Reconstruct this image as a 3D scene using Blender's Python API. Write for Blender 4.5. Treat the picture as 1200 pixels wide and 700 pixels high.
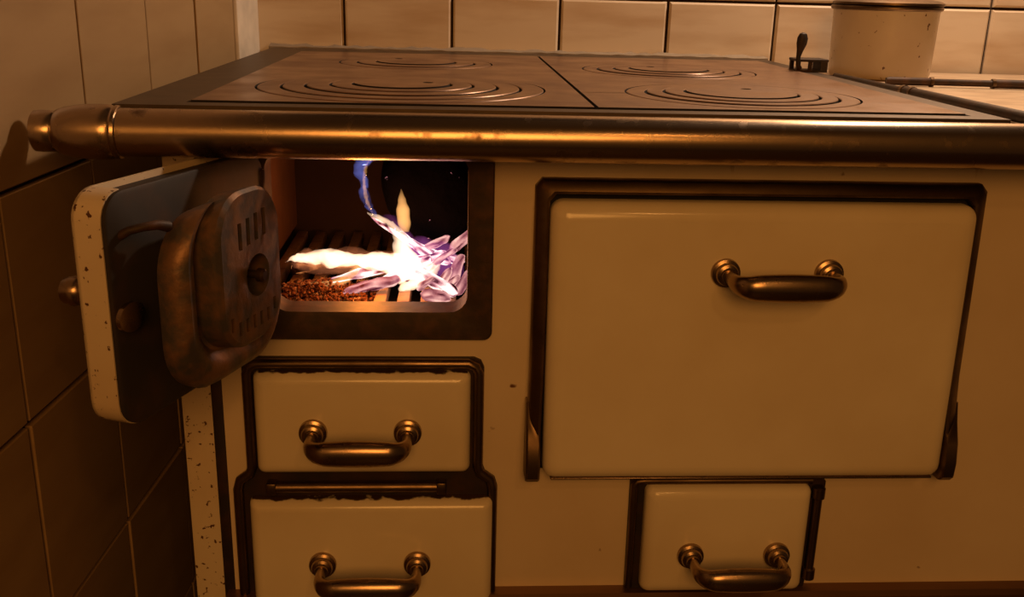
import bpy, bmesh, math, random
from mathutils import Vector, Matrix, noise
R = math.radians
random.seed(7)
scene = bpy.context.scene
for o in list(bpy.data.objects):
    bpy.data.objects.remove(o)
C = scene.collection

# ------------------------------------------------------------------ camera
F_PX = 1165.0
pitch, yaw, roll = R(17.5), R(3.6), R(1.45)
fw = Vector((math.sin(yaw)*math.cos(pitch), math.cos(yaw)*math.cos(pitch), -math.sin(pitch)))
rt = Vector((math.cos(yaw), -math.sin(yaw), 0.0))
up = rt.cross(fw)
rt2 = rt*math.cos(roll) + up*math.sin(roll)
up2 = up*math.cos(roll) - rt*math.sin(roll)
cam_data = bpy.data.cameras.new('camera')
cam = bpy.data.objects.new('camera', cam_data)
C.objects.link(cam)
m = Matrix((rt2, up2, -fw)).transposed().to_4x4()
m.translation = Vector((0.0, -0.735, 0.9328))
cam.matrix_world = m
cam_data.sensor_fit = 'HORIZONTAL'
cam_data.sensor_width = 36.0
cam_data.lens = 36.0*F_PX/1200.0
cam_data.clip_start = 0.02
scene.camera = cam

# ------------------------------------------------------------------ world, lights, exposure
world = bpy.data.worlds.new('world')
scene.world = world
world.use_nodes = True
bgn = world.node_tree.nodes['Background']
bgn.inputs['Color'].default_value = (1.0, 0.45, 0.16, 1)
bgn.inputs['Strength'].default_value = 0.034

def lamp(name, loc, energy, color, radius):
    d = bpy.data.lights.new(name, 'POINT')
    d.energy = energy
    d.color = color
    d.shadow_soft_size = radius
    o = bpy.data.objects.new(name, d)
    o.location = loc
    C.objects.link(o)
    return o
lamp('ceiling_lamp_light', (0.48, -1.60, 1.90), 4.5, (1.0, 0.42, 0.10), 0.05)
lamp('cooker_lamp_light', (0.60, 0.40, 1.42), 17.5, (1.0, 0.70, 0.48), 0.03)
lamp('fire_light', (-0.070, 0.060, 0.722), 0.42, (1.0, 0.30, 0.045), 0.015)
# soft spot light added behind the camera to brighten the stove front
d = bpy.data.lights.new('front_fill_light', 'SPOT')
d.energy = 41.0
d.color = (1.0, 0.41, 0.085)
d.spot_size = R(75)
d.spot_blend = 1.0
d.shadow_soft_size = 0.40
o = bpy.data.objects.new('front_fill_light', d)
o.location = (0.05, -1.90, 1.42)
o.rotation_euler = (Vector((0.16, 0.0, 0.62)) - Vector(o.location)).to_track_quat('-Z', 'Y').to_euler()
C.objects.link(o)

vs = scene.view_settings
vs.view_transform = 'Standard'
vs.look = 'None'
vs.exposure = 0.0
vs.gamma = 1.0
vs.use_curve_mapping = False

# ------------------------------------------------------------------ materials
def new_mat(name):
    mt = bpy.data.materials.new(name)
    mt.use_nodes = True
    nt = mt.node_tree
    return mt, nt, nt.nodes['Principled BSDF']

def node(nt, kind, **kw):
    n = nt.nodes.new(kind)
    for k, v in kw.items():
        setattr(n, k, v)
    return n

def noise_fac(nt, scale, detail=4, lo=0.4, hi=0.6, coord='Object', stretch=None, rnd=False):
    tc = node(nt, 'ShaderNodeTexCoord')
    src = tc.outputs[coord]
    mp = node(nt, 'ShaderNodeMapping')
    if stretch:
        mp.inputs['Scale'].default_value = stretch
    nt.links.new(src, mp.inputs['Vector'])
    if rnd:
        oi = node(nt, 'ShaderNodeObjectInfo')
        cm = node(nt, 'ShaderNodeMath', operation='MULTIPLY')
        cm.inputs[1].default_value = 37.0
        nt.links.new(oi.outputs['Random'], cm.inputs[0])
        nt.links.new(cm.outputs[0], mp.inputs['Location'])
    nz = node(nt, 'ShaderNodeTexNoise')
    nz.inputs['Scale'].default_value = scale
    nz.inputs['Detail'].default_value = detail
    nt.links.new(mp.outputs[0], nz.inputs['Vector'])
    mr = node(nt, 'ShaderNodeMapRange')
    mr.inputs['From Min'].default_value = lo
    mr.inputs['From Max'].default_value = hi
    nt.links.new(nz.outputs['Fac'], mr.inputs['Value'])
    return mr.outputs[0], nz.outputs['Fac']

def mix_col(nt, fac, a, b):
    mx = node(nt, 'ShaderNodeMix', data_type='RGBA')
    nt.links.new(fac, mx.inputs[0])
    for sock, v in ((mx.inputs[6], a), (mx.inputs[7], b)):
        if isinstance(v, tuple):
            sock.default_value = (*v, 1)
        else:
            nt.links.new(v, sock)
    return mx.outputs[2]

def add_bump(nt, bsdf, height, strength, dist=0.001):
    b = node(nt, 'ShaderNodeBump')
    b.inputs['Strength'].default_value = strength
    b.inputs['Distance'].default_value = dist
    nt.links.new(height, b.inputs['Height'])
    nt.links.new(b.outputs[0], bsdf.inputs['Normal'])

def set_p(b, **kw):
    for k, v in kw.items():
        b.inputs[k.replace('_', ' ')].default_value = v

def mat_enamel(name, base=(0.80, 0.71, 0.54), blotch=(0.70, 0.59, 0.41), rust=None, rough=0.16, rust_lo=0.66, rust_scale=60):
    mt, nt, b = new_mat(name)
    f, _ = noise_fac(nt, 9, 5, 0.35, 0.75)
    col = mix_col(nt, f, base, blotch)
    if rust:
        g, _ = noise_fac(nt, rust_scale, 3, rust_lo, rust_lo+0.04)
        col = mix_col(nt, g, col, rust)
    nt.links.new(col, b.inputs['Base Color'])
    set_p(b, Roughness=rough)
    b.inputs['Specular IOR Level'].default_value = 0.5
    _, h = noise_fac(nt, 35, 2)
    add_bump(nt, b, h, 0.05)
    return mt

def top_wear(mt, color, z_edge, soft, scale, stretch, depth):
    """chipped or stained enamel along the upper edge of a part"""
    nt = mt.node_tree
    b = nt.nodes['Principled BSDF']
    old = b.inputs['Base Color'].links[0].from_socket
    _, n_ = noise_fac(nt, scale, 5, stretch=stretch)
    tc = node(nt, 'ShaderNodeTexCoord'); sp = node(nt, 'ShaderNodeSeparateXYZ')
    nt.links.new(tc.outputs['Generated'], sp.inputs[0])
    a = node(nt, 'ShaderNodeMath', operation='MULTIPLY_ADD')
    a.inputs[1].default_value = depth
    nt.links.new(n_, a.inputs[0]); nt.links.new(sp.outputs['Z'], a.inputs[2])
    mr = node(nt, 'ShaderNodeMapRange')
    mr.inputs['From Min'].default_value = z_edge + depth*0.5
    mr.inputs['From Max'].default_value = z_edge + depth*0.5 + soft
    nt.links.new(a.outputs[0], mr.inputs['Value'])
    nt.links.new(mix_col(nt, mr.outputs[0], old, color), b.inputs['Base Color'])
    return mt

def mat_metal(name, base, dark, metallic=1.0, rough=0.25, scale=40, lo=0.5, hi=0.72, bump=0.1, rough2=None, stretch=None):
    mt, nt, b = new_mat(name)
    f, h = noise_fac(nt, scale, 6, lo, hi, stretch=stretch)
    nt.links.new(mix_col(nt, f, base, dark), b.inputs['Base Color'])
    set_p(b, Metallic=metallic, Roughness=rough)
    if rough2 is not None:
        mr = node(nt, 'ShaderNodeMapRange')
        mr.inputs['To Min'].default_value = rough
        mr.inputs['To Max'].default_value = rough2
        nt.links.new(f, mr.inputs['Value'])
        nt.links.new(mr.outputs[0], b.inputs['Roughness'])
    if bump:
        add_bump(nt, b, h, bump)
    return mt

def mat_plain(name, base, rough=0.7, metallic=0.0):
    mt, nt, b = new_mat(name)
    f, h = noise_fac(nt, 30, 4, 0.3, 0.7)
    nt.links.new(mix_col(nt, f, base, tuple(0.75*c for c in base)), b.inputs['Base Color'])
    set_p(b, Roughness=rough, Metallic=metallic)
    add_bump(nt, b, h, 0.2)
    return mt

M = {}
M['enamel'] = mat_enamel('cream_enamel')
M['enamel_body'] = mat_enamel('cream_enamel_body', (0.74, 0.62, 0.46), (0.66, 0.53, 0.37), rust=(0.16, 0.07, 0.03), rust_lo=0.735, rust_scale=45, rough=0.24)
M['enamel_rusty'] = mat_enamel('rust_specked_enamel', (0.72, 0.62, 0.46), (0.62, 0.48, 0.32), rust=(0.10, 0.035, 0.012), rust_lo=0.64, rust_scale=240, rough=0.3)
M['enamel_pot'] = mat_enamel('chipped_pot_enamel', (0.62, 0.52, 0.37), (0.50, 0.38, 0.25), rust=(0.12, 0.05, 0.02), rust_lo=0.665, rust_scale=120, rough=0.25)
M['enamel_chipped'] = top_wear(mat_enamel('chipped_drawer_enamel'), (0.05, 0.025, 0.014), 0.988, 0.006, 70, (1, 1, 1), 0.055)
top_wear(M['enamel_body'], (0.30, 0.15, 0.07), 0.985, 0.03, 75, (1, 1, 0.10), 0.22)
M['nickel'] = mat_metal('worn_nickel', (0.37, 0.265, 0.175), (0.16, 0.095, 0.055), rough=0.26, scale=60, lo=0.55, hi=0.8, rough2=0.42, bump=0.06)
M['rail'] = mat_metal('worn_rail_nickel', (0.46, 0.345, 0.24), (0.16, 0.10, 0.06), rough=0.25, scale=70, lo=0.60, hi=0.78, rough2=0.45, bump=0.08)
M['bronze'] = mat_metal('tarnished_frame_metal', (0.24, 0.165, 0.10), (0.08, 0.048, 0.028), rough=0.30, scale=30, lo=0.35, hi=0.75, rough2=0.5, bump=0.1)
M['iron'] = mat_metal('dark_cast_iron', (0.034, 0.024, 0.018), (0.065, 0.030, 0.014), metallic=0.5, rough=0.55, scale=50, lo=0.4, hi=0.7, bump=0.5)
M['soot_iron'] = mat_metal('sooty_door_iron', (0.022, 0.016, 0.013), (0.050, 0.022, 0.011), metallic=0.0, rough=0.7, scale=30, lo=0.5, hi=0.75, bump=0.5)
M['rust_iron'] = mat_metal('rusted_cast_iron', (0.036, 0.018, 0.009), (0.080, 0.033, 0.012), metallic=0.2, rough=0.62, scale=70, lo=0.45, hi=0.7, bump=0.6)
M['shield'] = mat_metal('fire_scorched_iron', (0.10, 0.085, 0.078), (0.22, 0.12, 0.065), metallic=0.5, rough=0.45, scale=75, lo=0.40, hi=0.62, bump=1.0)
M['hob'] = mat_metal('brown_hob_iron', (0.26, 0.145, 0.085), (0.17, 0.092, 0.054), metallic=0.35, rough=0.28, scale=22, lo=0.35, hi=0.7, bump=0.25, rough2=0.46)
M['hob_frame'] = mat_metal('grey_hob_frame_iron', (0.055, 0.037, 0.025), (0.085, 0.057, 0.036), metallic=0.45, rough=0.46, scale=40, lo=0.35, hi=0.75, bump=0.35)
M['hob_right'] = mat_metal('polished_cover_plate', (0.66, 0.52, 0.36), (0.42, 0.29, 0.18), metallic=0.35, rough=0.4, scale=26, lo=0.4, hi=0.7, bump=0.15, stretch=(1, 5, 1))
M['black'] = mat_plain('shade_soot_black', (0.012, 0.010, 0.009), 0.9)  # also stands for shade on ring and plate sides
M['brick'] = mat_plain('firebox_brick', (0.050, 0.024, 0.020), 0.9)
M['cheek_firelit'] = mat_plain('firelit_orange_brick', (0.30, 0.13, 0.055), 0.9)  # same lining as the firebox brick, orange firelight painted into its colour
M['grate'] = mat_metal('firelit_grate_iron', (0.34, 0.20, 0.11), (0.20, 0.11, 0.06), metallic=0.1, rough=0.7, scale=90, bump=0.5)  # flame light on the bars put into a paler orange colour
M['trim'] = mat_metal('brown_base_trim', (0.22, 0.12, 0.06), (0.12, 0.06, 0.03), metallic=0.7, rough=0.35, scale=20, bump=0.1, stretch=(0.3, 1, 1))
M['grout'] = mat_plain('brown_grout', (0.040, 0.022, 0.013), 0.9)
M['plaster'] = mat_plain('pale_plaster', (0.80, 0.70, 0.56), 0.8)
M['floor'] = mat_plain('dark_floor', (0.10, 0.06, 0.035), 0.5)
M['dust'] = mat_plain('pale_mortar', (0.34, 0.27, 0.19), 0.95)

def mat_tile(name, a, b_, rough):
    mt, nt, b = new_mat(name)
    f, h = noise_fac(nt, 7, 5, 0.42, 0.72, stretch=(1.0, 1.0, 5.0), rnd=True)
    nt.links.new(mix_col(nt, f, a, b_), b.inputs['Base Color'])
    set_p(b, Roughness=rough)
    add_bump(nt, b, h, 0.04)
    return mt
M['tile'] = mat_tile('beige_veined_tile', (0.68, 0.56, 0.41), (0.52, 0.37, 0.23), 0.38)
M['tile_left_shaded'] = mat_tile('beige_shaded_side_tile', (0.40, 0.265, 0.13), (0.34, 0.215, 0.10), 0.42)  # back wall tile again, its dimmer light put into darker colours

def mat_glow(name, char, glow, strength, scale, lo, hi, glow2=None, grain=False):
    """charred wood whose cracks and burning patches give off light"""
    mt, nt, b = new_mat(name)
    if grain:
        at = node(nt, 'ShaderNodeAttribute', attribute_name='glow')
        _, nz = noise_fac(nt, scale, 3)
        ad = node(nt, 'ShaderNodeMath', operation='MULTIPLY_ADD')
        ad.inputs[1].default_value = 0.5
        nt.links.new(nz, ad.inputs[0]); nt.links.new(at.outputs['Fac'], ad.inputs[2])
        mr = node(nt, 'ShaderNodeMapRange')
        mr.inputs['From Min'].default_value = lo; mr.inputs['From Max'].default_value = hi
        nt.links.new(ad.outputs[0], mr.inputs['Value'])
        f, h = mr.outputs[0], nz
    else:
        f, h = noise_fac(nt, scale, 5, lo, hi)
    b.inputs['Base Color'].default_value = (*char, 1)
    set_p(b, Roughness=0.95)
    b.inputs['Specular IOR Level'].default_value = 0.05
    if glow2:
        nt.links.new(mix_col(nt, f, glow2, glow), b.inputs['Emission Color'])
    else:
        b.inputs['Emission Color'].default_value = (*glow, 1)
    ml = node(nt, 'ShaderNodeMath', operation='MULTIPLY')
    ml.inputs[1].default_value = strength
    nt.links.new(f, ml.inputs[0])
    nt.links.new(ml.outputs[0], b.inputs['Emission Strength'])
    add_bump(nt, b, h, 0.8, 0.003)
    return mt
M['log_hot'] = mat_glow('burning_log', (0.012, 0.006, 0.005), (1.0, 0.45, 0.18), 1.1, 130, 0.86, 1.25, (1.0, 0.25, 0.05), grain=True)
M['log_split'] = mat_glow('burning_split', (0.03, 0.012, 0.012), (1.0, 0.76, 0.66), 1.9, 150, 0.42, 0.95, (0.80, 0.16, 0.30), grain=True)
M['log_char'] = mat_glow('charred_log', (0.0022, 0.0018, 0.003), (1.0, 0.35, 0.40), 1.4, 95, 0.70, 0.75)
M['ember'] = mat_glow('pink_ember', (0.03, 0.010, 0.012), (1.0, 0.55, 0.46), 1.15, 170, 0.28, 1.15, (0.75, 0.13, 0.24), grain=True)
M['ash'] = mat_glow('glowing_ash', (0.10, 0.035, 0.018), (1.0, 0.22, 0.04), 0.45, 260, 0.56, 0.74)

def mat_flame(name, color, density):
    mt = bpy.data.materials.new(name)
    mt.use_nodes = True
    nt = mt.node_tree
    nt.nodes.clear()
    out = node(nt, 'ShaderNodeOutputMaterial')
    em = node(nt, 'ShaderNodeEmission')
    em.inputs['Color'].default_value = (*color, 1)
    em.inputs['Strength'].default_value = density
    nt.links.new(em.outputs[0], out.inputs['Volume'])
    return mt
M['flame_white'] = mat_flame('white_hot_flame', (1.0, 0.64, 0.40), 190.0)
M['flame_orange'] = mat_flame('orange_flame', (1.0, 0.46, 0.14), 110.0)
M['flame_blue'] = mat_flame('blue_flame', (0.20, 0.24, 0.85), 34.0)
M['haze_violet'] = mat_flame('violet_haze', (0.62, 0.13, 0.55), 9.0)  # haze of the overexposed fire, put in as a thin glowing volume
M['flame_glow'] = mat_flame('pale_orange_flame', (1.0, 0.30, 0.12), 16.0)

# ------------------------------------------------------------------ mesh helpers
def link(name, bm, mat, parent=None, smooth=True, mx=None):
    if mx is not None:
        bm.transform(mx)
    bmesh.ops.recalc_face_normals(bm, faces=bm.faces)
    me = bpy.data.meshes.new(name)
    bm.to_mesh(me)
    bm.free()
    if smooth:
        me.polygons.foreach_set('use_smooth', [True]*len(me.polygons))
        me.set_sharp_from_angle(angle=R(38))
    me.materials.append(M[mat])
    o = bpy.data.objects.new(name, me)
    C.objects.link(o)
    if parent:
        o.parent = parent
    return o

def empty(name, loc):
    o = bpy.data.objects.new(name, None)
    o.location = loc
    o.empty_display_size = 0.05
    C.objects.link(o)
    return o

def tag(o, label=None, cat=None, group=None, kind=None):
    if label: o['label'] = label
    if cat: o['category'] = cat
    if group: o['group'] = group
    if kind: o['kind'] = kind
    return o

def box(bm, x0, x1, y0, y1, z0, z1, bevel=0.0, seg=2):
    vs_ = [bm.verts.new((x, y, z)) for x in (x0, x1) for y in (y0, y1) for z in (z0, z1)]
    fs = []
    for q in ((0,1,3,2),(4,6,7,5),(0,4,5,1),(2,3,7,6),(0,2,6,4),(1,5,7,3)):
        fs.append(bm.faces.new([vs_[i] for i in q]))
    if bevel:
        es = list({e for f in fs for e in f.edges})
        bmesh.ops.bevel(bm, geom=es, offset=bevel, segments=seg, profile=0.5, affect='EDGES')
    return bm

def B(*a, **k):
    return box(bmesh.new(), *a, **k)

def rr(x0, x1, z0, z1, r, n=6):
    """rounded rectangle outline as (x, z)"""
    pts = []
    for cx, cz, a0 in ((x1-r, z1-r, 0), (x0+r, z1-r, 90), (x0+r, z0+r, 180), (x1-r, z0+r, 270)):
        for i in range(n+1):
            a = R(a0 + 90*i/n)
            pts.append((cx + r*math.cos(a), cz + r*math.sin(a)))
    return pts

def loft(bm, loops, cap0=True, cap1=True, closed=True):
    rows = [[bm.verts.new(p) for p in l] for l in loops]
    n = len(rows[0])
    for a, b in zip(rows, rows[1:]):
        for i in range(n if closed else n-1):
            j = (i+1) % n
            bm.faces.new((a[i], a[j], b[j], b[i]))
    if cap0: bm.faces.new(rows[0])
    if cap1: bm.faces.new(rows[-1][::-1])
    return bm

def pillow(x0, x1, z0, z1, yb, yf, r, soft, tilt=0.0):
    """a rounded enamel front: yb back plane, yf front plane (yf < yb), soft = edge rounding"""
    loops = []
    def lp(inset, y):
        return [(x, y - tilt*(z1 - z)/(z1 - z0), z) for x, z in rr(x0+inset, x1-inset, z0+inset, z1-inset, max(r-inset*0.4, 0.002))]
    loops.append(lp(0.0, yb))
    d = yb - yf
    loops.append(lp(0.0, yb - d*0.35))
    for k in range(1, 7):
        a = k/6*math.pi/2
        loops.append(lp(soft*(1-math.cos(a)), yb - d*0.35 - d*0.65*math.sin(a)))
    return loft(bmesh.new(), loops)

def tube(bm, pts, rad, n=14, caps=True, flat=None):
    """swept tube; rad is a number or list; flat=(a,b) scales the section"""
    pts = [Vector(p) for p in pts]
    loops = []
    prev = None
    for i, p in enumerate(pts):
        t = (pts[min(i+1, len(pts)-1)] - pts[max(i-1, 0)]).normalized()
        ref = Vector((0, 0, 1)) if abs(t.z) < 0.9 else Vector((0, 1, 0))
        u = prev if prev is not None else ref
        u = (u - t*u.dot(t)).normalized()
        prev = u
        w = t.cross(u)
        r = rad[i] if isinstance(rad, (list, tuple)) else rad
        fa, fb = flat if flat else (1, 1)
        loops.append([p + u*(r*fa*math.cos(2*math.pi*k/n)) + w*(r*fb*math.sin(2*math.pi*k/n)) for k in range(n)])
    return loft(bm, loops, caps, caps)

def lathe(bm, prof, n=32, axis='Z', center=(0, 0, 0)):
    """prof: list of (r, h)"""
    cx, cy, cz = center
    loops = []
    for r, h in prof:
        l = []
        for k in range(n):
            a = 2*math.pi*k/n
            if axis == 'Z': l.append((cx + r*math.cos(a), cy + r*math.sin(a), cz + h))
            elif axis == 'Y': l.append((cx + r*math.cos(a), cy + h, cz + r*math.sin(a)))
            else: l.append((cx + h, cy + r*math.cos(a), cz + r*math.sin(a)))
        loops.append(l)
    return loft(bm, loops)

def prism(bm, poly, y0, y1):
    """polygon in (x,z) extruded in y"""
    return loft(bm, [[(x, y0, z) for x, z in poly], [(x, y1, z) for x, z in poly]])

# ------------------------------------------------------------------ the room (turned 3 degrees against the stove)
K = Vector((-0.2537, 0.600, 0.0))
ex = Vector((math.cos(R(3)), -math.sin(R(3)), 0)); ey = Vector((math.sin(R(3)), math.cos(R(3)), 0))
room = Matrix((( ex.x, ey.x, 0, K.x), (ex.y, ey.y, 0, K.y), (0, 0, 1, 0), (0, 0, 0, 1)))
# room frame: x along the back wall, y into it, left wall is the plane x = 0
floor = tag(link('floor', B(-0.12, 1.9, -2.2, 0.12, -0.05, 0.0), 'floor', smooth=False, mx=room), 'dark brown floor under the stove', kind='structure')
wall_back = tag(link('wall_back', B(-0.12, 1.9, 0.006, 0.10, 0.0, 2.5), 'grout', smooth=False, mx=room), 'beige tiled wall behind the stove top', kind='structure')
wall_left = tag(link('wall_left', B(-0.10, -0.006, -2.0, 0.006, 0.0, 2.5), 'grout', smooth=False, mx=room), 'beige tiled wall left of the stove with shade painted in', kind='structure')

tile_cache = {}
def tile(w, h, mat, parent, mx):
    key = (round(w, 4), round(h, 4), mat)
    if key not in tile_cache:
        g, b, t = (0.0016, 0.0026, 0.006) if mat == 'tile' else (0.0019, 0.0007, 0.005)
        bm = bmesh.new()
        l0 = [(g, 0.0, g), (w-g, 0.0, g), (w-g, 0.0, h-g), (g, 0.0, h-g)]
        l1 = [(x, -t*(0.55 if mat == 'tile' else 0.9), z) for x, _, z in l0]
        l2 = [(x + (b if x < w/2 else -b), -t, z + (b if z < h/2 else -b)) for x, _, z in l0]
        loft(bm, [l0, l1, l2], cap0=False)
        bmesh.ops.recalc_face_normals(bm, faces=bm.faces)
        me = bpy.data.meshes.new('wall_tile'); bm.to_mesh(me); bm.free()
        me.materials.append(M[mat])
        tile_cache[key] = me
    o = bpy.data.objects.new('wall_tile', tile_cache[key])
    C.objects.link(o)
    o.parent = parent
    o.matrix_world = mx
    return o
rnd = random.Random(3)
def jit():
    return Matrix.Rotation(R(rnd.uniform(-0.35, 0.35)), 4, 'X') @ Matrix.Rotation(R(rnd.uniform(-0.35, 0.35)), 4, 'Z')
# back wall: joints at 0.114 + 0.1375 k, rows meeting at z = 0.919
xs = [0.0] + [0.1135 + 0.1378*k for k in range(10)]
zs = [0.769 + 0.150*k for k in range(5)]
for i in range(len(xs)-1):
    for z in zs:
        tile(xs[i+1]-xs[i], 0.150, 'tile', wall_back, room @ Matrix.Translation((xs[i], 0.0055, z)) @ jit())
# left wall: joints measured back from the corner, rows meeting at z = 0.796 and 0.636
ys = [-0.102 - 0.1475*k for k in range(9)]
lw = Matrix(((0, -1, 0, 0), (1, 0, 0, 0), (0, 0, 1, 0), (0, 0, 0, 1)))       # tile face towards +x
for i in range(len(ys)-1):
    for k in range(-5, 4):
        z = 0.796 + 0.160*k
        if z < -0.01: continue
        tile(ys[i]-ys[i+1], 0.160, 'tile_left_shaded', wall_left, room @ Matrix.Translation((-0.0055, ys[i+1], z)) @ lw @ jit())
tag(link('trim_1', B(-0.006, 0.004, -0.100, 0.004, 0.0, 1.5, bevel=0.002), 'plaster', mx=room), 'pale vertical strip in the wall corner', kind='structure')

# ------------------------------------------------------------------ the stove
stove = tag(empty('wood_stove', (0.15, 0.25, 0.0)), 'cream enamel wood-fired kitchen stove with open firebox and nickel rail', 'stove')
S_INV = Matrix.Translation((-0.15, -0.25, 0.0))
def shade_sides(o):  # unlit side walls painted black instead of left to shade
    o.data.materials.append(M['black'])
    for p in o.data.polygons:
        if abs(p.normal.z) < 0.5:
            p.material_index = 1
    return o
def part(name, bm, mat, parent=None, smooth=True, mx=None):
    """a part built in world coordinates, parented to the stove (or to one of its parts)"""
    tr = S_INV @ mx if mx is not None else S_INV
    o = link(name, bm, mat, None, smooth, tr)
    o.parent = parent if parent else stove
    return o

XL, XR = -0.181, 0.80            # enamel front panel
FX0, FX1, FZ0, FZ1 = -0.150, 0.020, 0.680, 0.824    # firebox hole
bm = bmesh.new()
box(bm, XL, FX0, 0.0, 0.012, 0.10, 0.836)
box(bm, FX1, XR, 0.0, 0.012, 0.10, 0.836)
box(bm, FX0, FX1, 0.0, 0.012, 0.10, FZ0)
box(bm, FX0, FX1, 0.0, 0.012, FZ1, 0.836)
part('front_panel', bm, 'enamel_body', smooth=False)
bm = bmesh.new()
box(bm, -0.2125, -0.2065, 0.006, 0.50, 0.06, 0.836)
box(bm, XR-0.006, XR, 0.012, 0.48, 0.06, 0.836)
box(bm, -0.2065, XR-0.006, 0.48, 0.486, 0.06, 0.836)
box(bm, -0.2065, XR-0.006, 0.012, 0.48, 0.06, 0.066)
part('body_case', bm, 'black', smooth=False)
part('plinth', B(-0.19, 0.78, 0.03, 0.46, 0.0, 0.06), 'black', smooth=False)
part('side_strip', B(-0.2130, -0.1890, 0.002, 0.008, 0.10, 0.836, bevel=0.001), 'enamel_rusty')
part('corner_edge', B(-0.1895, -0.1795, -0.0005, 0.014, 0.10, 0.836, bevel=0.002), 'iron')
bm = bmesh.new()
bmz = [(-0.0, 0.4425), (-0.012, 0.4425), (-0.016, 0.439), (-0.016, 0.425), (-0.011, 0.421), (-0.011, 0.395), (0.0, 0.395)]
loft(bm, [[(x, y, z) for y, z in bmz] for x in (-0.186, XR)])
part('base_trim', bm, 'trim')

# stove top: frame, hob plates with loose rings
ZT = 0.850
PX0, PXM, PX1, PY0, PY1 = -0.183, 0.1022, 0.374, -0.020, 0.505
def back_y(x):                                   # the rear edge is cut to follow the wall
    return 0.588 - (x + 0.23)*math.tan(R(3))
bm = bmesh.new()
def slab(bm, poly, z0, z1):
    return loft(bm, [[(x, y, z0) for x, y in poly], [(x, y, z1) for x, y in poly]])
FXL, FXR, FYF = -0.230, 0.396, -0.0430
slab(bm, [(FXL, FYF), (PX0-0.0022, FYF), (PX0-0.0022, back_y(PX0)), (FXL, back_y(FXL))], 0.836, ZT)
slab(bm, [(PX0-0.0022, FYF), (PX1+0.0020, FYF), (PX1+0.0020, PY0-0.0050), (PX0-0.0022, PY0-0.0050)], 0.836, ZT)
slab(bm, [(PX0-0.0022, PY1+0.0015), (PX1+0.0020, PY1+0.0015), (PX1+0.0020, back_y(PX1)), (PX0-0.0022, back_y(PX0))], 0.836, ZT)
slab(bm, [(PX1+0.0020, FYF), (FXR, FYF), (FXR, back_y(FXR)), (PX1+0.0020, back_y(PX1))], 0.836, ZT)
part('top_frame', bm, 'hob_frame', smooth=False)
part('gap_stop_plate', B(-0.2, 0.40, -0.033, 0.50, 0.834, 0.8395), 'black', smooth=False)  # added plate that stops firelight leaking through the hob gaps
rng = random.Random(11)
bm = bmesh.new()                                  # crumbly mortar between stove top and wall
N_ = 70
lo_, hi_ = [], []
for i in range(N_+1):
    x = -0.235 + 0.635*i/N_
    lo_.append((x, back_y(x) - 0.006 - 0.004*rng.random(), ZT + 0.0008 + 0.0012*rng.random()))
    hi_.append((x, back_y(x) + 0.010, ZT + 0.002 + 0.003*rng.random()))
bot = [(p[0], p[1], ZT - 0.012) for p in lo_]; bot2 = [(p[0], p[1], ZT - 0.012) for p in hi_]
loft(bm, [bot, lo_, hi_, bot2], cap0=False, cap1=False, closed=False)
part('mortar_joint', bm, 'dust')

def cell(bm, x0, x1, y0, y1, cx, cy, r, z0, z1, n=112, skip=None):
    """a plate field with a round hole; skip = angle (deg) of a slit"""
    angs = [2*math.pi*k/n for k in range(n)]
    for X in (x0, x1):
        for Y in (y0, y1):
            angs.append(math.atan2(Y-cy, X-cx) % (2*math.pi))
    if skip is not None:
        angs += [R(skip-0.55), R(skip+0.55)]
        angs = [a for a in angs if abs(a-R(skip)) > R(0.5)]
    angs = sorted(set(round(a, 6) for a in angs))
    inn, out = [], []
    for a in angs:
        c, s = math.cos(a), math.sin(a)
        t = min(((x1-cx)/c if c > 1e-9 else (x0-cx)/c if c < -1e-9 else 1e9), ((y1-cy)/s if s > 1e-9 else (y0-cy)/s if s < -1e-9 else 1e9))
        inn.append((cx+r*c, cy+r*s)); out.append((cx+t*c, cy+t*s))
    rows = [[bm.verts.new((x, y, z)) for x, y in l] for l, z in ((out, z0), (out, z1), (inn, z1), (inn, z0))]
    m_ = len(angs)
    for i in range(m_):
        j = (i+1) % m_
        if skip is not None and abs((angs[i]+angs[j])/2 - R(skip)) < R(0.3):
            continue
        for q in range(4):
            a, b = rows[q], rows[(q+1) % 4]
            bm.faces.new((a[i], a[j], b[j], b[i]))
    return bm
def ring(bm, cx, cy, r0, r1, z0, z1, n=72):
    pr = [(r0, z0), (r1, z0), (r1, z1-0.0006), (r1-0.0006, z1), (r0+0.0006, z1), (r0, z1-0.0006)]
    rows = [[bm.verts.new((cx+r*math.cos(2*math.pi*k/n), cy+r*math.sin(2*math.pi*k/n), z)) for k in range(n)] for r, z in pr]
    for q in range(6):
        a, b = rows[q], rows[(q+1) % 6]
        for k in range(n):
            j = (k+1) % n
            bm.faces.new((a[k], a[j], b[j], b[k]))
    return bm
ZP = ZT + 0.0010
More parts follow.
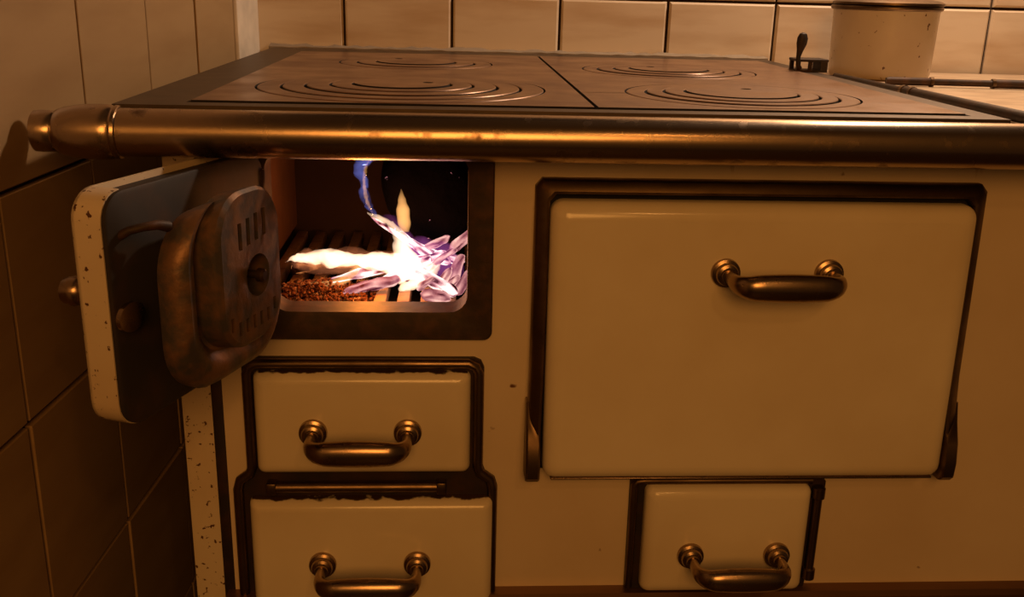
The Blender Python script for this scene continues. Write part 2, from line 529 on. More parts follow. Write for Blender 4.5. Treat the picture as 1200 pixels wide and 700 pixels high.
def burner(plate, cx, cy, radii, dot):
    g = 0.0024
    for k in range(len(radii)):
        dz = 0.0002 + 0.0008*k + rng.uniform(-0.0002, 0.0002)
        if k + 1 < len(radii):
            shade_sides(part('burner_ring', ring(bmesh.new(), cx, cy, radii[k+1]+g*0.5, radii[k]-g*0.5, 0.842, ZP+dz), 'hob', plate))
        else:
            r = radii[k]-g*0.5
            bm = bmesh.new()
            hx, hy = dot
            hr = 0.0045
            # disc with a small lifting hole
            n = 72
            outer = [(cx+r*math.cos(2*math.pi*q/n), cy+r*math.sin(2*math.pi*q/n)) for q in range(n)]
            inner = [(cx+hx+hr*math.cos(2*math.pi*q/n), cy+hy+hr*math.sin(2*math.pi*q/n)) for q in range(n)]
            rows = [[bm.verts.new((x, y, z)) for x, y in l] for l, z in ((outer, 0.842), (outer, ZP+dz), (inner, ZP+dz), (inner, 0.842))]
            for q in range(4):
                a, b = rows[q], rows[(q+1) % 4]
                for i in range(n):
                    bm.faces.new((a[i], a[(i+1) % n], b[(i+1) % n], b[i]))
            shade_sides(part('burner_lid', bm, 'hob', plate))
g = 0.0015
bm = bmesh.new()
cell(bm, PX0, PXM-g, PY0, 0.245, -0.042, 0.098, 0.1175, 0.842, ZP)
cell(bm, PX0, PXM-g, 0.245, PY1, -0.040, 0.357, 0.0815, 0.842, ZP)
pl = tag(shade_sides(part('hob_plate', bm, 'hob', smooth=False)), 'brown iron hob plate above the firebox')
burner(pl, -0.042, 0.098, [0.117, 0.097, 0.078, 0.058, 0.040], (0.021, 0.006))
burner(pl, -0.040, 0.357, [0.081, 0.062, 0.042], (-0.020, 0.030))
bm = bmesh.new()
cell(bm, PXM+g, PX1, PY0, 0.192, 0.236, 0.084, 0.0955, 0.842, ZP, skip=180)
pl = tag(shade_sides(part('hob_plate', bm, 'hob', smooth=False)), 'brown iron hob plate lit at the front right')
burner(pl, 0.236, 0.084, [0.095, 0.078, 0.063, 0.046], (0.012, 0.028))
bm = bmesh.new()
cell(bm, PXM+g, PX1, 0.1922, PY1, 0.224, 0.318, 0.0905, 0.842, ZP)
pl = tag(shade_sides(part('hob_plate', bm, 'hob', smooth=False)), 'brown iron hob plate at the rear right')
burner(pl, 0.224, 0.318, [0.090, 0.074, 0.057, 0.041], (-0.016, 0.018))
# brighter cover plate at the right, a little lower
bm = bmesh.new()
ZR = 0.838
cell(bm, 0.400, 0.80, -0.036, 0.40, 0.66, 0.12, 0.1015, 0.826, ZR)
slab(bm, [(0.400, 0.40), (0.80, 0.40), (0.80, back_y(0.80)), (0.400, back_y(0.40))], 0.826, ZR)
cp = tag(part('cover_plate', bm, 'hob_right', smooth=False), 'bright polished cover plate at the right end')
for a, b in ((0.101, 0.082), (0.082, 0.062)):
    part('burner_ring', ring(bmesh.new(), 0.66, 0.12, b+0.0006, a-0.0006, 0.826, ZR), 'hob_right', cp)
part('burner_lid', lathe(bmesh.new(), [(0.0614, 0.0), (0.0614, ZR-0.826)], 64, center=(0.66, 0.12, 0.826)), 'hob_right', cp)
part('gap_stop_plate', B(0.40, 0.79, -0.03, 0.48, 0.818, 0.8255), 'black', smooth=False)

# rail
RY, RZ, RR = -0.0510, 0.8322, 0.0162
rail = part('front_rail', lathe(bmesh.new(), [(RR, -0.224), (RR, 0.82)], 40, 'X', (0, RY, RZ)), 'rail')
part('rail_end', lathe(bmesh.new(), [(0.0120, -0.2795), (0.0136, -0.2785), (0.0140, -0.2740), (0.0136, -0.2660), (0.0128, -0.2648), (0.0146, -0.2636),
      (0.0163, -0.2590), (0.0176, -0.2520), (0.0184, -0.2440), (0.0186, -0.2350), (0.0182, -0.2285), (0.0172, -0.2265), (0.0180, -0.2250), (0.0176, -0.2228), (0.0163, -0.2222)],
      40, 'X', (0, RY, RZ)), 'rail', rail)
for x in (-0.10, 0.30, 0.70):
    part('rail_bracket', B(x-0.008, x+0.008, RY+0.010, -0.030, 0.8290, 0.8360, bevel=0.001), 'iron', rail)

# ------------------------------------------------------------------ firebox
bm = bmesh.new()
yo, yi = -0.006, 0.022
O = rr(-0.1585, 0.031, 0.6675, 0.834, 0.007)
I = rr(-0.141, 0.0145, 0.6885, 0.8165, 0.016)
I2 = rr(-0.138, 0.0115, 0.6905, 0.8135, 0.014)
loft(bm, [[(x, 0.003, z) for x, z in O], [(x, yo+0.002, z) for x, z in O],
          [(x*0.985-0.0009, yo, z+(0.0015 if z < 0.75 else -0.0015)) for x, z in O],
          [(x, yo, z) for x, z in I], [(x, yo+0.001, z) for x, z in I2], [(x, yi, z) for x, z in I2]], cap0=False, cap1=False)
fbf = tag(part('firebox_frame', bm, 'rust_iron'), 'dark iron frame round the firebox mouth')
bm = bmesh.new()
cx0, cx1, cy1, cz0, cz1 = -0.172, 0.036, 0.33, 0.655, 0.833
box(bm, cx0-0.02, cx0, yi-0.008, cy1, cz0, cz1)
box(bm, cx1, cx1+0.02, yi-0.008, cy1, cz0, cz1)
box(bm, cx0, cx1, cy1, cy1+0.02, cz0, cz1)
box(bm, cx0-0.02, cx1+0.02, yi-0.008, cy1, cz0-0.02, cz0)
box(bm, cx0, cx1, yi-0.008, yi-0.004, cz0, 0.689)
box(bm, 0.014, cx1, yi-0.008, yi-0.004, 0.689, cz1)
box(bm, -0.1405, 0.014, yi-0.008, yi-0.004, 0.8150, cz1)
part('firebox_lining', bm, 'brick', smooth=False)
bm = bmesh.new()
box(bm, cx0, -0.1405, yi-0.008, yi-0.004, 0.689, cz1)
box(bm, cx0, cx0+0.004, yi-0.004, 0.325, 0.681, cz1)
part('firelit_side_brick', bm, 'cheek_firelit', smooth=False)  # left lining split off to carry the painted firelight
grate = part('grate', B(cx0+0.002, cx1-0.002, 0.026, 0.034, 0.668, 0.678, bevel=0.001), 'rust_iron')
for k in range(10):
    x = -0.158 + 0.0195*k
    part('grate_bar', B(x-0.0052, x+0.0052, 0.034, 0.30, 0.668, 0.6795, bevel=0.0012), 'grate', grate)

# fire door, swung open on its left hinge
DA = R(110)
HX, HY = -0.137, -0.006
u = Vector((math.cos(DA), -math.sin(DA), 0)); nn = Vector((math.sin(DA), math.cos(DA), 0))
DM = Matrix(((u.x, nn.x, 0, HX), (u.y, nn.y, 0, HY), (0, 0, 1, 0), (0, 0, 0, 1)))   # local: x = along door, y = inward normal, z
dz0, dz1, dw = 0.668, 0.8150, 0.178
def dl(inset, y, r=0.018):
    return [(x, y, z) for x, z in rr(0.004+inset, dw-inset, dz0+inset, dz1-inset, max(r-inset, 0.003))]
bm = loft(bmesh.new(), [dl(0.003, -0.0195), dl(0.0, -0.0198), dl(0.0, -0.0215), dl(0.002, -0.0235), dl(0.007, -0.0250), dl(0.02, -0.0255)])
strip = [(x, z) for x, z in rr(0.004, dw, dz0, dz1, 0.018) if x > dw-0.0181]
strip = sorted(strip, key=lambda p: p[1])
inner = [(x-0.004 if abs(z-(dz0+dz1)/2) < 0.06 else x-0.003, z + (0.002 if z < (dz0+dz1)/2 else -0.002)) for x, z in strip]
sec = strip + inner[::-1]
loft(bm, [[(x, y, z) for x, z in sec] for y in (-0.0215, -0.002)])
door = tag(part('fire_door', bm, 'enamel_rusty', mx=DM), 'open fire door with cream rusty rim and sooty inside')
part('inner_plate', loft(bmesh.new(), [dl(0.0042, -0.0195), dl(0.0042, -0.003), dl(0.0008, -0.002), dl(0.0008, 0.0006), dl(0.002, 0.0014)]), 'soot_iron', door, mx=DM)
# heat shield standing off the inside of the door
def sh(u0, u1, z0, z1, n, r=0.02, skew=0.0):
    return [(x, n, z + skew*(x-u0)/(u1-u0)) for x, z in rr(u0, u1, z0, z1, r, 8)]
bm = loft(bmesh.new(), [sh(u0, u1, z0, z1, n_, r_) for u0, u1, z0, z1, n_, r_ in (
    (0.040, 0.148, 0.690, 0.789, 0.013, 0.030), (0.034, 0.157, 0.682, 0.796, 0.017, 0.036), (0.036, 0.158, 0.681, 0.799, 0.024, 0.038), (0.040, 0.156, 0.685, 0.802, 0.031, 0.038),
    (0.046, 0.151, 0.691, 0.803, 0.0350, 0.036), (0.052, 0.1455, 0.697, 0.803, 0.0345, 0.034), (0.058, 0.1400, 0.703, 0.802, 0.0290, 0.031), (0.0605, 0.1370, 0.7045, 0.8045, 0.0295, 0.030),
    (0.0620, 0.1355, 0.706, 0.8075, 0.0435, 0.029), (0.065, 0.1325, 0.7085, 0.8055, 0.0460, 0.027))])
bmesh.ops.recalc_face_normals(bm, faces=bm.faces)
cut = bmesh.new()
for k in range(4):
    x = 0.083 + 0.0095*k
    box(cut, x-0.0021, x+0.0021, 0.036, 0.06, 0.775-0.0015*k, 0.7925-0.0015*k)
for k in range(7):
    x = 0.074 + 0.0085*k
    zb = 0.7135 - (0.003 if 0 < k < 6 else -0.002)
    box(cut, x-0.0016, x+0.0016, 0.034, 0.06, zb+0.0055, zb+0.0145)
lathe(cut, [(0.0120, 0.034), (0.0150, 0.052)], 32, 'Y', (0.0925, 0.0, 0.750))
bmesh.ops.recalc_face_normals(cut, faces=cut.faces)
def mesh_obj(bm):
    me = bpy.data.meshes.new('tmp'); bm.to_mesh(me); bm.free()
    o = bpy.data.objects.new('tmp', me); C.objects.link(o); return o
a_, b_ = mesh_obj(bm), mesh_obj(cut)
md = a_.modifiers.new('cut', 'BOOLEAN'); md.object = b_; md.operation = 'DIFFERENCE'; md.solver = 'EXACT'
dg = bpy.context.evaluated_depsgraph_get()
bm = bmesh.new(); bm.from_object(a_, dg)
bpy.data.objects.remove(a_); bpy.data.objects.remove(b_)
tag(part('heat_shield', bm, 'shield', door, mx=DM), 'scorched slotted iron shield inside the open fire door')
part('shield_bolt', lathe(bmesh.new(), [(0.0026, 0.0), (0.0026, 0.046), (0.0045, 0.046), (0.0045, 0.0495), (0.003, 0.051)], 16, 'Y', (0.0925, 0, 0.750)), 'iron', door, mx=DM)
part('shield_hook', tube(bmesh.new(), [(0.144, 0.018, 0.791), (0.152, 0.017, 0.7935), (0.160, 0.013, 0.7935), (0.165, 0.007, 0.792), (0.166, 0.000, 0.788)], [0.0035, 0.003, 0.0026, 0.0026, 0.0028], 10), 'rust_iron', door, mx=DM)
bm = bmesh.new()                                   # latch tongue
lt = [(0.1715 + 0.0115*math.cos(2*math.pi*k/24), 0.7415 + 0.0088*math.sin(2*math.pi*k/24)) for k in range(24)]
box(bm, 0.166, 0.172, 0.0, 0.008, 0.737, 0.745, bevel=0.001)
loft(bm, [[(x, 0.0060, z) for x, z in lt], [(x, 0.0090, z) for x, z in lt]])
part('latch_tongue', bm, 'nickel', door, mx=DM)
bm = lathe(bmesh.new(), [(0.0045, -0.023), (0.0045, -0.034), (0.0075, -0.036), (0.0095, -0.041), (0.0085, -0.047), (0.004, -0.050)], 20, 'Y', (0.158, 0, 0.748))
part('door_knob', bm, 'nickel', door, mx=DM)
for z in (0.694, 0.790):
    part('door_hinge', lathe(bmesh.new(), [(0.0042, -0.011), (0.0048, -0.010), (0.0048, 0.010), (0.0042, 0.011)], 16, 'Z', (HX-0.004, HY-0.006, z)), 'iron', door)

# ------------------------------------------------------------------ drawers, oven, small door
def handle(parent, xa, xb, z, yb, name='handle'):
    out = yb - 0.036
    path, rad = [], []
    cr = 0.013
    path += [(xa, yb+0.001, z), (xa, yb-0.012, z)]; rad += [0.0048, 0.0048]
    for k in range(7):
        a = k/6*math.pi/2
        path.append((xa + cr*(1-math.cos(a)), out + cr*(1-math.sin(a)), z - 0.0015*math.sin(a))); rad.append(0.0056 + 0.0042*(k/6))
    for k in range(1, 8):
        t = k/8
        path.append((xa+cr + (xb-xa-2*cr)*t, out, z-0.0015)); rad.append(0.0098 + 0.0010*math.sin(math.pi*t))
    for k in range(7):
        a = math.pi/2*(1-k/6)
        path.append((xb - cr*(1-math.cos(a)), out + cr*(1-math.sin(a)), z - 0.0015*math.sin(a))); rad.append(0.0056 + 0.0042*(1-k/6))
    path += [(xb, yb-0.012, z), (xb, yb+0.001, z)]; rad += [0.0048, 0.0048]
    h = part(name, tube(bmesh.new(), path, rad, 18, flat=(1.0, 0.74)), 'nickel', parent)
    for x in (xa, xb):
        part('rosette', lathe(bmesh.new(), [(0.0108, 0.0015), (0.0112, -0.0005), (0.0108, -0.0035), (0.0086, -0.0045), (0.0088, -0.0065), (0.0080, -0.0085), (0.0058, -0.0095), (0.0055, -0.013)],
             28, 'Y', (x, yb, z)), 'nickel', parent)
    return h

# frame round the two left drawers: plate with a raised bead
outl = [(-0.1755, 0.395), (-0.1755, 0.540), (-0.1735, 0.5475), (-0.1655, 0.5535), (-0.1635, 0.559), (-0.1635, 0.6445), (-0.161, 0.6500), (-0.1555, 0.6525),
        (0.0175, 0.6525), (0.0230, 0.6500), (0.0255, 0.6445), (0.0255, 0.559), (0.0275, 0.5535), (0.0355, 0.5475), (0.0378, 0.540), (0.0378, 0.395)]
dfr = tag(part('drawer_frame', prism(bmesh.new(), outl, 0.002, -0.004), 'iron'), 'dark rusty frame round the two left drawers')
ins = 0.0042
cxm = -0.069
bead = [(x + (ins if x < cxm else -ins), -0.0055, z - (ins if z > 0.6 else 0)) for x, z in outl]
part('frame_bead', tube(bmesh.new(), bead, 0.0042, 10), 'bronze', dfr)
up_d = tag(part('drawer', pillow(-0.1545, 0.0150, 0.5555, 0.6425, 0.0, -0.0145, 0.006, 0.009), 'enamel_chipped'), 'upper drawer front of cream enamel')
handle(up_d, -0.1085, -0.0345, 0.5940, -0.0145)
lo_d = tag(part('drawer', pillow(-0.1625, 0.0345, 0.432, 0.5330, 0.0, -0.0165, 0.005, 0.009), 'enamel_chipped'), 'lower wider drawer front of cream enamel')
handle(lo_d, -0.1045, -0.0275, 0.4765, -0.0165)
bm = lathe(bmesh.new(), [(0.0046, -0.141), (0.0046, -0.011)], 18, 'X', (0, -0.0085, 0.5425))
sl = part('air_slider', bm, 'bronze')
for x0, x1 in ((-0.148, -0.140), (-0.012, -0.004)):
    part('slider_end', B(x0, x1, -0.0135, -0.003, 0.5372, 0.5478, bevel=0.0015), 'bronze', sl)

# oven frame: bevelled moulding on three sides
bm = bmesh.new()
def ovl(i, y):
    x0, x1, zt = 0.0615+i, 0.4085-i, 0.7965-i
    return [(x0-0.003, y-0.010, 0.556), (x0-0.0005, y-0.004, 0.640), (x0, y, zt-0.006), (x0+0.005, y, zt), (x1-0.005, y, zt), (x1, y, zt-0.006), (x1+0.0005, y-0.004, 0.640), (x1+0.003, y-0.010, 0.556)]
loft(bm, [ovl(0.0, 0.002), ovl(0.0, -0.006), ovl(0.002, -0.009), ovl(0.0085, -0.013), ovl(0.0105, -0.012), ovl(0.0115, -0.004), ovl(0.0115, 0.002)], cap0=False, cap1=False, closed=False)
ofr = tag(part('oven_frame', bm, 'bronze'), 'dark bronze moulding round the big oven door')
part('oven_mouth', B(0.066, 0.406, -0.003, 0.002, 0.556, 0.790), 'black', smooth=False)
for s, xx in ((1, 0.0590), (-1, 0.4110)):
    pf = [(0.0, 0.618), (-0.0120, 0.618), (-0.0165, 0.602), (-0.0235, 0.586), (-0.0265, 0.570), (-0.0255, 0.5575), (-0.021, 0.5530), (0.0, 0.5530)]
    w_ = 0.0115
    bm = loft(bmesh.new(), [[(xx + s*d, y*k, z) for y, z in pf] for d, k in ((0.0, 0.92), (0.0015, 1.0), (w_-0.0015, 1.0), (w_, 0.92))])
    part('oven_hinge', bm, 'bronze', ofr)
ov = tag(part('oven_door', pillow(0.0725, 0.3985, 0.5570, 0.7815, -0.006, -0.0235, 0.010, 0.013, tilt=0.006), 'enamel'), 'large cream enamel oven door')
handle(ov, 0.2052, 0.2845, 0.7300, -0.0245)
part('door_lip', B(0.0790, 0.3920, -0.0245, -0.008, 0.5562, 0.5580, bevel=0.0008), 'nickel', ov)

# small soot door under the oven
sm = [(0.1485, 0.4430), (0.1480, 0.5440), (0.1515, 0.5478), (0.3065, 0.5478), (0.3125, 0.5440), (0.3125, 0.5380), (0.3045, 0.4430)]
sfr = tag(part('small_door_frame', prism(bmesh.new(), sm, 0.002, -0.005), 'iron'), 'dark iron frame of the small lower door')
part('frame_bead', tube(bmesh.new(), [(0.1515, -0.0055, 0.4450), (0.1512, -0.0058, 0.5420), (0.1535, -0.0060, 0.5450), (0.1600, -0.0060, 0.5455), (0.300, -0.0060, 0.5455)], 0.0032, 10), 'bronze', sfr)
sd = tag(part('small_door', pillow(0.1600, 0.2990, 0.4440, 0.5435, -0.003, -0.0175, 0.007, 0.010), 'enamel'), 'small cream enamel door below the oven')
handle(sd, 0.1995, 0.2725, 0.4825, -0.0175)
hp = part('hinge_pin', lathe(bmesh.new(), [(0.0036, 0.462), (0.0036, 0.532)], 16, 'Z', (0.3060, -0.0090, 0)), 'bronze', sfr)
for z0, z1 in ((0.530, 0.541), (0.453, 0.464)):
    part('hinge_knuckle', lathe(bmesh.new(), [(0.0040, z0), (0.0052, z0+0.001), (0.0052, z1-0.001), (0.0040, z1)], 18, 'Z', (0.3060, -0.0090, 0)), 'bronze', sfr)

# damper lever on the rear of the top
bm = bmesh.new()
box(bm, 0.3715, 0.4065, 0.350, 0.380, 0.8610, 0.8640, bevel=0.0010)          # top plate
box(bm, 0.3720, 0.4060, 0.352, 0.378, ZT, 0.8522)                            # foot
box(bm, 0.3720, 0.3760, 0.352, 0.356, 0.8522, 0.8610)
box(bm, 0.3855, 0.3890, 0.352, 0.356, 0.8522, 0.8610)
box(bm, 0.3985, 0.4060, 0.352, 0.378, 0.8522, 0.8610)
box(bm, 0.3720, 0.3760, 0.374, 0.378, 0.8522, 0.8610)
damp = part('damper_bracket', bm, 'iron', smooth=False)
bm = tube(bmesh.new(), [(0.3755, 0.351, 0.8535), (0.3722, 0.350, 0.858), (0.3718, 0.350, 0.866), (0.3728, 0.350, 0.873), (0.3738, 0.350, 0.880), (0.3744, 0.350, 0.886), (0.3746, 0.350, 0.8905), (0.3746, 0.350, 0.8920)],
     [0.0024, 0.0026, 0.0026, 0.0038, 0.0060, 0.0062, 0.0042, 0.0012], 18, flat=(1.0, 0.75))
part('damper_lever', bm, 'iron', damp)

# ------------------------------------------------------------------ things on the stove
pot = tag(empty('enamel_pot', (0.507, 0.455, ZR)), 'chipped cream enamel pot with grey rim standing by the damper lever', 'pot')
def pot_part(name, bm, mat, **k):
    o = link(name, bm, mat, **k); o.parent = pot; return o
pot_part('body', lathe(bmesh.new(), [(0.0, 0.003), (0.050, 0.0032), (0.052, 0.0), (0.0555, 0.0012), (0.0575, 0.006), (0.0595, 0.075), (0.0600, 0.0795), (0.0580, 0.0795), (0.0560, 0.075), (0.054, 0.006), (0.0, 0.005)], 56), 'enamel_pot')
bm = bmesh.new()
n = 56
loops = []
for k in range(n):
    a = 2*math.pi*k/n
    c = Vector((0.0600*math.cos(a), 0.0600*math.sin(a), 0.0800))
    d = Vector((math.cos(a), math.sin(a), 0))
    loops.append([c + d*(0.0028*math.cos(t)) + Vector((0, 0, 0.0028*math.sin(t))) for t in [2*math.pi*q/10 for q in range(10)]])
loops.append(loops[0])
loft(bm, loops, False, False)
bmesh.ops.remove_doubles(bm, verts=bm.verts, dist=1e-6)
pot_part('rim', bm, 'bronze')
pot_part('lid', lathe(bmesh.new(), [(0.0605, 0.0), (0.0625, 0.001), (0.0625, 0.0035), (0.057, 0.006), (0.030, 0.011), (0.010, 0.013)], 56), 'bronze', mx=Matrix.Translation((0.001, 0, 0.0826)))
pot_part('lid_knob', lathe(bmesh.new(), [(0.005, 0.0), (0.005, 0.006), (0.011, 0.011), (0.011, 0.016), (0.006, 0.019)], 24), 'iron', mx=Matrix.Translation((0.001, 0, 0.0950)))

def rod(name, p0, p1, prof, label, mats=('rust_iron', 'bronze')):
    """a fire iron lying on the stove: prof = (t, radius) along p0 -> p1, ferrules = raised bands"""
    p0, p1 = Vector(p0), Vector(p1)
    e = empty(name, p0)
    tag(e, label, 'poker')
    shaft, fer = prof
    o = link('shaft', tube(bmesh.new(), [(p1-p0)*t for t, r in shaft], [r for t, r in shaft], 14), mats[0]); o.parent = e
    for t0, t1, r in fer:
        o = link('ferrule', tube(bmesh.new(), [(p1-p0)*t0, (p1-p0)*t1], r, 14), mats[1]); o.parent = e
    return e
rod('fire_poker', (0.470, 0.345, ZR+0.0053), (0.79, 0.310, ZR+0.0053), ([(0, 0.0035), (0.01, 0.0044), (0.15, 0.0044), (0.155, 0.0036), (0.35, 0.0036), (0.36, 0.0048), (1, 0.0048)], [(0.145, 0.157, 0.0052), (0.35, 0.362, 0.0052)]),
    'dark metal fire poker lying crosswise on the bright cover plate')
rod('fire_hook', (0.4480, -0.030, ZR+0.0055), (0.4340, 0.400, ZR+0.0055), ([(0, 0.0044), (0.02, 0.0050), (0.62, 0.0048), (0.63, 0.0034), (1, 0.0030)], [(0.60, 0.612, 0.0055), (0.56, 0.568, 0.0055)]),
    'dark iron rod lying front to back along the edge of the bright cover plate', ('iron', 'bronze'))

# ------------------------------------------------------------------ the fire
def lump(p0, p1, r0, r1, seed, rough=0.25, n=20, segs=20, bend=0.0, flat=(1, 1), blunt=0.0):
    """an irregular splintered piece of wood; blunt > 0 keeps a round log end"""
    bm = bmesh.new()
    p0, p1 = Vector(p0), Vector(p1)
    L = (p1-p0).length
    pts, rad = [], []
    tip = min(0.35, 1.6*max(r0, r1)/L) if not blunt else min(0.3, blunt*r0/L)
    for k in range(segs+1):
        t = k/segs
        # finer steps near the ends
        t = 0.5 - 0.5*math.cos(math.pi*t)
        e = min(1.0, t/tip, (1-t)/tip)
        pts.append(p0.lerp(p1, t) + Vector((0, 0, bend*math.sin(math.pi*t))))
        rad.append((r0 + (r1-r0)*t)*max(0.12, math.sqrt(max(0.0, 1-(1-e)**2))))
    tube(bm, pts, rad, n, flat=flat)
    rm = (r0+r1)/2
    ax = (p1-p0).normalized()
    gl = bm.verts.layers.float.new('glow')
    for v in bm.verts:
        along = ax*(v.co-p0).dot(ax)
        c = v.co - along*0.75                       # ridges run along the grain
        q = noise.noise_vector(c*(0.6/rm) + Vector((seed*3.1, seed, 0)))
        q2 = noise.noise_vector(c*(1.9/rm) + Vector((seed*1.7, 0, seed)))
        v[gl] = 0.5 + 0.75*noise.noise(c*(1.3/rm) + Vector((seed*2.3, seed*0.7, 5.0)))
        v.co += q*rm*rough + q2*rm*rough*0.5
    return bm
def wood(name, bm, mat, label, cat='log', group=None):
    c = sum((v.co for v in bm.verts), Vector())/len(bm.verts)
    zb = min(v.co.z for v in bm.verts)
    base = Vector((c.x, c.y, zb))
    o = link(name, bm, mat, mx=Matrix.Translation(-base))
    o.location = base
    return tag(o, label, cat, group)
GZ = 0.6795
wood('burning_log', lump((-0.139, 0.106, 0.6955), (-0.026, 0.122, 0.6970), 0.0105, 0.0125, 1, 0.5, 18, 24, blunt=0.35), 'log_hot', 'burning log lying crosswise under the white flames')
wood('charred_log', lump((-0.014, 0.124, 0.757), (-0.022, 0.290, 0.745), 0.045, 0.045, 2, 0.20, 40, 24, blunt=0.45), 'log_char', 'big round blackened log end at the firebox right')
wood('wood_split', lump((-0.108, 0.088, 0.687), (-0.004, 0.100, 0.709), 0.0028, 0.0050, 3, 0.4), 'log_split', 'pale glowing split leaning up across the front of the fire', group='glowing wood splits in the fire')
wood('wood_split', lump((-0.070, 0.106, 0.740), (0.010, 0.108, 0.700), 0.0014, 0.0046, 4, 0.4, bend=-0.006), 'log_split', 'thin glowing split below the blackened log end', group='glowing wood splits in the fire')
wood('wood_split', lump((-0.034, 0.085, 0.700), (0.004, 0.058, 0.6855), 0.0065, 0.0050, 5, 0.4), 'log_split', 'short glowing split slanting down to the grate at right', group='glowing wood splits in the fire')
wood('wood_split', lump((-0.092, 0.068, 0.6835), (-0.045, 0.082, 0.6925), 0.0030, 0.0055, 6, 0.5), 'ember', 'small reddish split lying low over the grate bars', group='glowing wood splits in the fire')
wood('wood_split', lump((-0.046, 0.100, 0.728), (-0.002, 0.098, 0.702), 0.0026, 0.0042, 21, 0.5, bend=-0.004), 'log_split', 'white-hot split running down right from the flame column', group='glowing wood splits in the fire')
wood('wood_split', lump((-0.078, 0.074, 0.6830), (-0.018, 0.092, 0.708), 0.0022, 0.0042, 22, 0.5), 'log_split', 'white-hot split rising right above the grate bars', group='glowing wood splits in the fire')
for i, (p0, p1, r0, r1, b, lab) in enumerate([
    ((-0.001, 0.080, 0.685), (0.0085, 0.090, 0.712), 0.0046, 0.0034, 0.002, 'upright pink ember shard beside the firebox right edge'),
    ((-0.014, 0.072, 0.6840), (-0.001, 0.078, 0.7035), 0.0048, 0.0036, 0.0, 'pink ember shard leaning right in front of the violet glow'),
    ((-0.026, 0.062, 0.684), (-0.004, 0.053, 0.6845), 0.0048, 0.0042, 0.0, 'pink ember lying flat on the grate just behind the sill'),
    ((0.004, 0.066, 0.684), (0.015, 0.082, 0.700), 0.0052, 0.0030, 0.0, 'pink ember in the lower right corner of the firebox'),
    ((-0.028, 0.106, 0.710), (-0.002, 0.110, 0.722), 0.0040, 0.0026, 0.0, 'small pink ember at the lower edge of the blackened log'),
    ((-0.002, 0.102, 0.712), (0.020, 0.098, 0.731), 0.0046, 0.0030, 0.0, 'highest pink ember touching the firebox right edge'),
    ((-0.020, 0.092, 0.696), (0.004, 0.090, 0.716), 0.0030, 0.0022, 0.003, 'thin curved ember behind the slanting splits'),
    ((-0.008, 0.060, 0.684), (0.006, 0.072, 0.697), 0.0032, 0.0024, 0.002, 'thin ember leaning against the corner ember'),
    ((-0.030, 0.078, 0.6835), (-0.016, 0.066, 0.698), 0.0034, 0.0024, 0.0, 'short ember standing between the grate and the slanting split')]):
    wood('ember', lump(p0, p1, r0, r1, 10+i, 0.6, 18, 16, bend=b), 'ember', lab, 'ember', 'pink embers at the firebox right')
# ash heap: nobody could count the crumbs
bm = bmesh.new()
ar = random.Random(5)
for i in range(900):
    x = ar.gauss(-0.106, 0.026); y = ar.uniform(0.036, 0.105)
    if not -0.160 < x < -0.064: continue
    hgt = 0.010*math.exp(-((x+0.112)/0.026)**2)*math.exp(-((y-0.070)/0.035)**2)
    s = ar.uniform(0.0009, 0.0024)
    mtx = Matrix.Translation((x, y, GZ + hgt*ar.random() + s*0.6)) @ Matrix.Rotation(ar.uniform(0, 6), 4, Vector((ar.random(), ar.random(), 0.3)).normalized()) @ Matrix.Diagonal((s, s*ar.uniform(0.6, 1.3), s*0.8, 1))
    bmesh.ops.create_icosphere(bm, subdivisions=1, radius=1.0, matrix=mtx)
o = link('ash_heap', bm, 'ash', smooth=False, mx=Matrix.Translation((0.11, -0.07, -GZ)))
o.location = (-0.11, 0.07, GZ)
tag(o, 'heap of orange glowing ash crumbs at the left of the grate', 'ash', kind='stuff')

def flame(pts, rad, mat, label, seed=0, flat=(1.0, 1.0), rough=0.25, n=28):
    bm = bmesh.new()
    # resample the path smoothly
    P = [Vector(p) for p in pts]
    Q, RQ = [], []
    for i in range(len(P)-1):
        p_1 = P[max(i-1, 0)]; p_2 = P[min(i+2, len(P)-1)]
        for k in range(9):
            t = k/9
            a, b = P[i], P[i+1]
            q = 0.5*((2*a) + (b-p_1)*t + (2*p_1-5*a+4*b-p_2)*t*t + (3*a-p_1-3*b+p_2)*t**3)
            Q.append(q); RQ.append(rad[i] + (rad[i+1]-rad[i])*(t*t*(3-2*t)))
    Q.append(P[-1]); RQ.append(rad[-1])
    tube(bm, Q, RQ, n, flat=flat)
    mr = max(rad)
    for v in bm.verts:
        v.co += noise.noise_vector(v.co*(0.7/mr) + Vector((seed*5.3, 0, seed)))*mr*rough + noise.noise_vector(v.co*(2.2/mr) + Vector((0, seed*2.1, seed)))*mr*rough*0.35
    base = Vector((P[0].x, P[0].y, min(v.co.z for v in bm.verts)))
    o = link('flame', bm, mat, mx=Matrix.Translation(-base))
    o.location = base
    return tag(o, label, 'flame', 'flames in the firebox')
flame([(-0.141, 0.090, 0.7030), (-0.128, 0.090, 0.7075), (-0.104, 0.090, 0.7065), (-0.080, 0.090, 0.7055), (-0.055, 0.088, 0.7040), (-0.032, 0.086, 0.7020), (-0.014, 0.086, 0.704)], [0.001, 0.0052, 0.0070, 0.0070, 0.0082, 0.0085, 0.001],
      'flame_white', 'white-hot flame running along the crosswise log', 1, rough=0.45)
flame([(-0.140, 0.091, 0.701), (-0.124, 0.091, 0.704), (-0.090, 0.091, 0.704), (-0.050, 0.091, 0.703), (-0.014, 0.091, 0.704)], [0.002, 0.0085, 0.0100, 0.0110, 0.002],
      'flame_glow', 'orange flame fringe round the crosswise log', 9, rough=0.5)
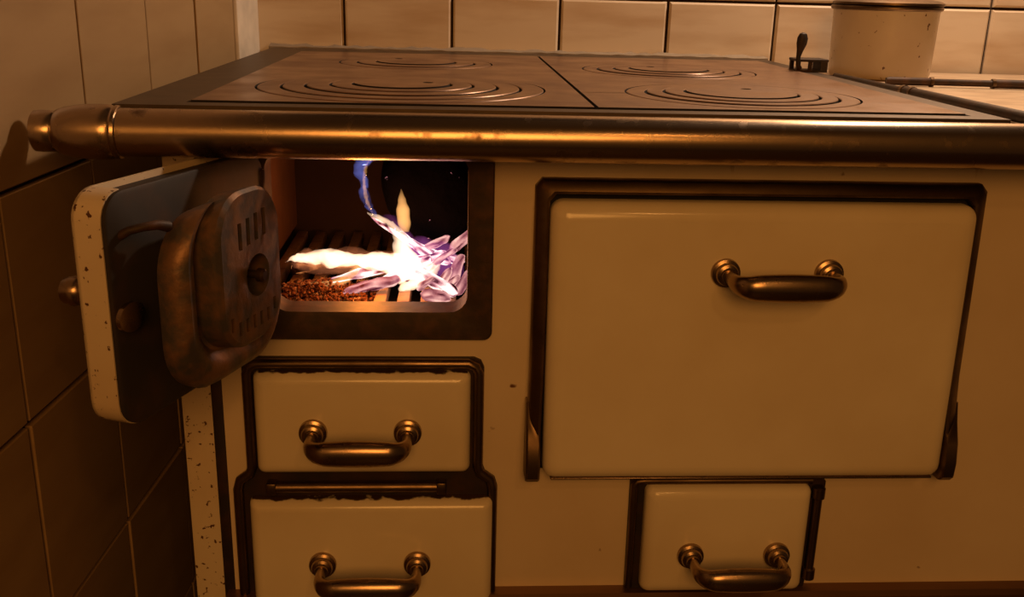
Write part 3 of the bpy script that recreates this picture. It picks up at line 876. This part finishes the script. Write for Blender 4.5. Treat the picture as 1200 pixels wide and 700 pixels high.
flame([(-0.038, 0.080, 0.690), (-0.040, 0.081, 0.704), (-0.042, 0.083, 0.716), (-0.044, 0.086, 0.726), (-0.050, 0.089, 0.735), (-0.060, 0.092, 0.741), (-0.070, 0.095, 0.745)], [0.007, 0.0110, 0.0080, 0.0056, 0.0036, 0.0024, 0.0008],
      'flame_white', 'tall white flame column rising in mid firebox', 2, rough=0.45)
flame([(-0.034, 0.080, 0.686), (-0.037, 0.081, 0.702), (-0.040, 0.083, 0.720), (-0.046, 0.087, 0.736), (-0.062, 0.092, 0.744)], [0.009, 0.0165, 0.0130, 0.0075, 0.001],
      'haze_violet', 'violet haze added round the tall white column', 10, rough=0.5)
flame([(-0.040, 0.086, 0.732), (-0.041, 0.086, 0.741), (-0.042, 0.086, 0.750), (-0.0425, 0.086, 0.758), (-0.043, 0.086, 0.768)], [0.0030, 0.0058, 0.0056, 0.0036, 0.0006],
      'flame_orange', 'single pointed orange flame tongue above the white column', 3, rough=0.1)
flame([(-0.064, 0.096, 0.741), (-0.071, 0.096, 0.750), (-0.0745, 0.096, 0.764), (-0.077, 0.097, 0.780), (-0.074, 0.098, 0.791), (-0.062, 0.100, 0.797), (-0.046, 0.102, 0.800)], [0.0015, 0.0026, 0.0034, 0.0050, 0.0072, 0.0058, 0.001],
      'flame_blue', 'blue flame licking up the left of the blackened log', 4, rough=0.6)
flame([(-0.046, 0.072, 0.684), (-0.038, 0.073, 0.688), (-0.029, 0.075, 0.692), (-0.020, 0.078, 0.698), (-0.010, 0.082, 0.704)], [0.001, 0.0050, 0.0062, 0.0050, 0.001],
      'flame_white', 'low white flame just above the grate bars', 5, rough=0.5)
flame([(-0.122, 0.080, 0.688), (-0.108, 0.080, 0.687), (-0.094, 0.081, 0.690), (-0.084, 0.082, 0.697), (-0.080, 0.084, 0.704)], [0.0006, 0.0026, 0.0040, 0.0036, 0.0008],
      'flame_orange', 'small orange flame under the crosswise log', 6, rough=0.4)
flame([(-0.068, 0.094, 0.745), (-0.0725, 0.094, 0.757), (-0.0745, 0.094, 0.770), (-0.073, 0.095, 0.784), (-0.068, 0.096, 0.793)], [0.0006, 0.0016, 0.0017, 0.0013, 0.0004],
      'flame_orange', 'thin yellow flame streak inside the blue flame', 7, rough=0.7)
flame([(-0.048, 0.094, 0.722), (-0.030, 0.092, 0.714), (-0.010, 0.088, 0.706), (0.010, 0.084, 0.700)], [0.003, 0.014, 0.018, 0.006],
      'haze_violet', 'faint violet haze added over the embers at right', 8, rough=0.4)
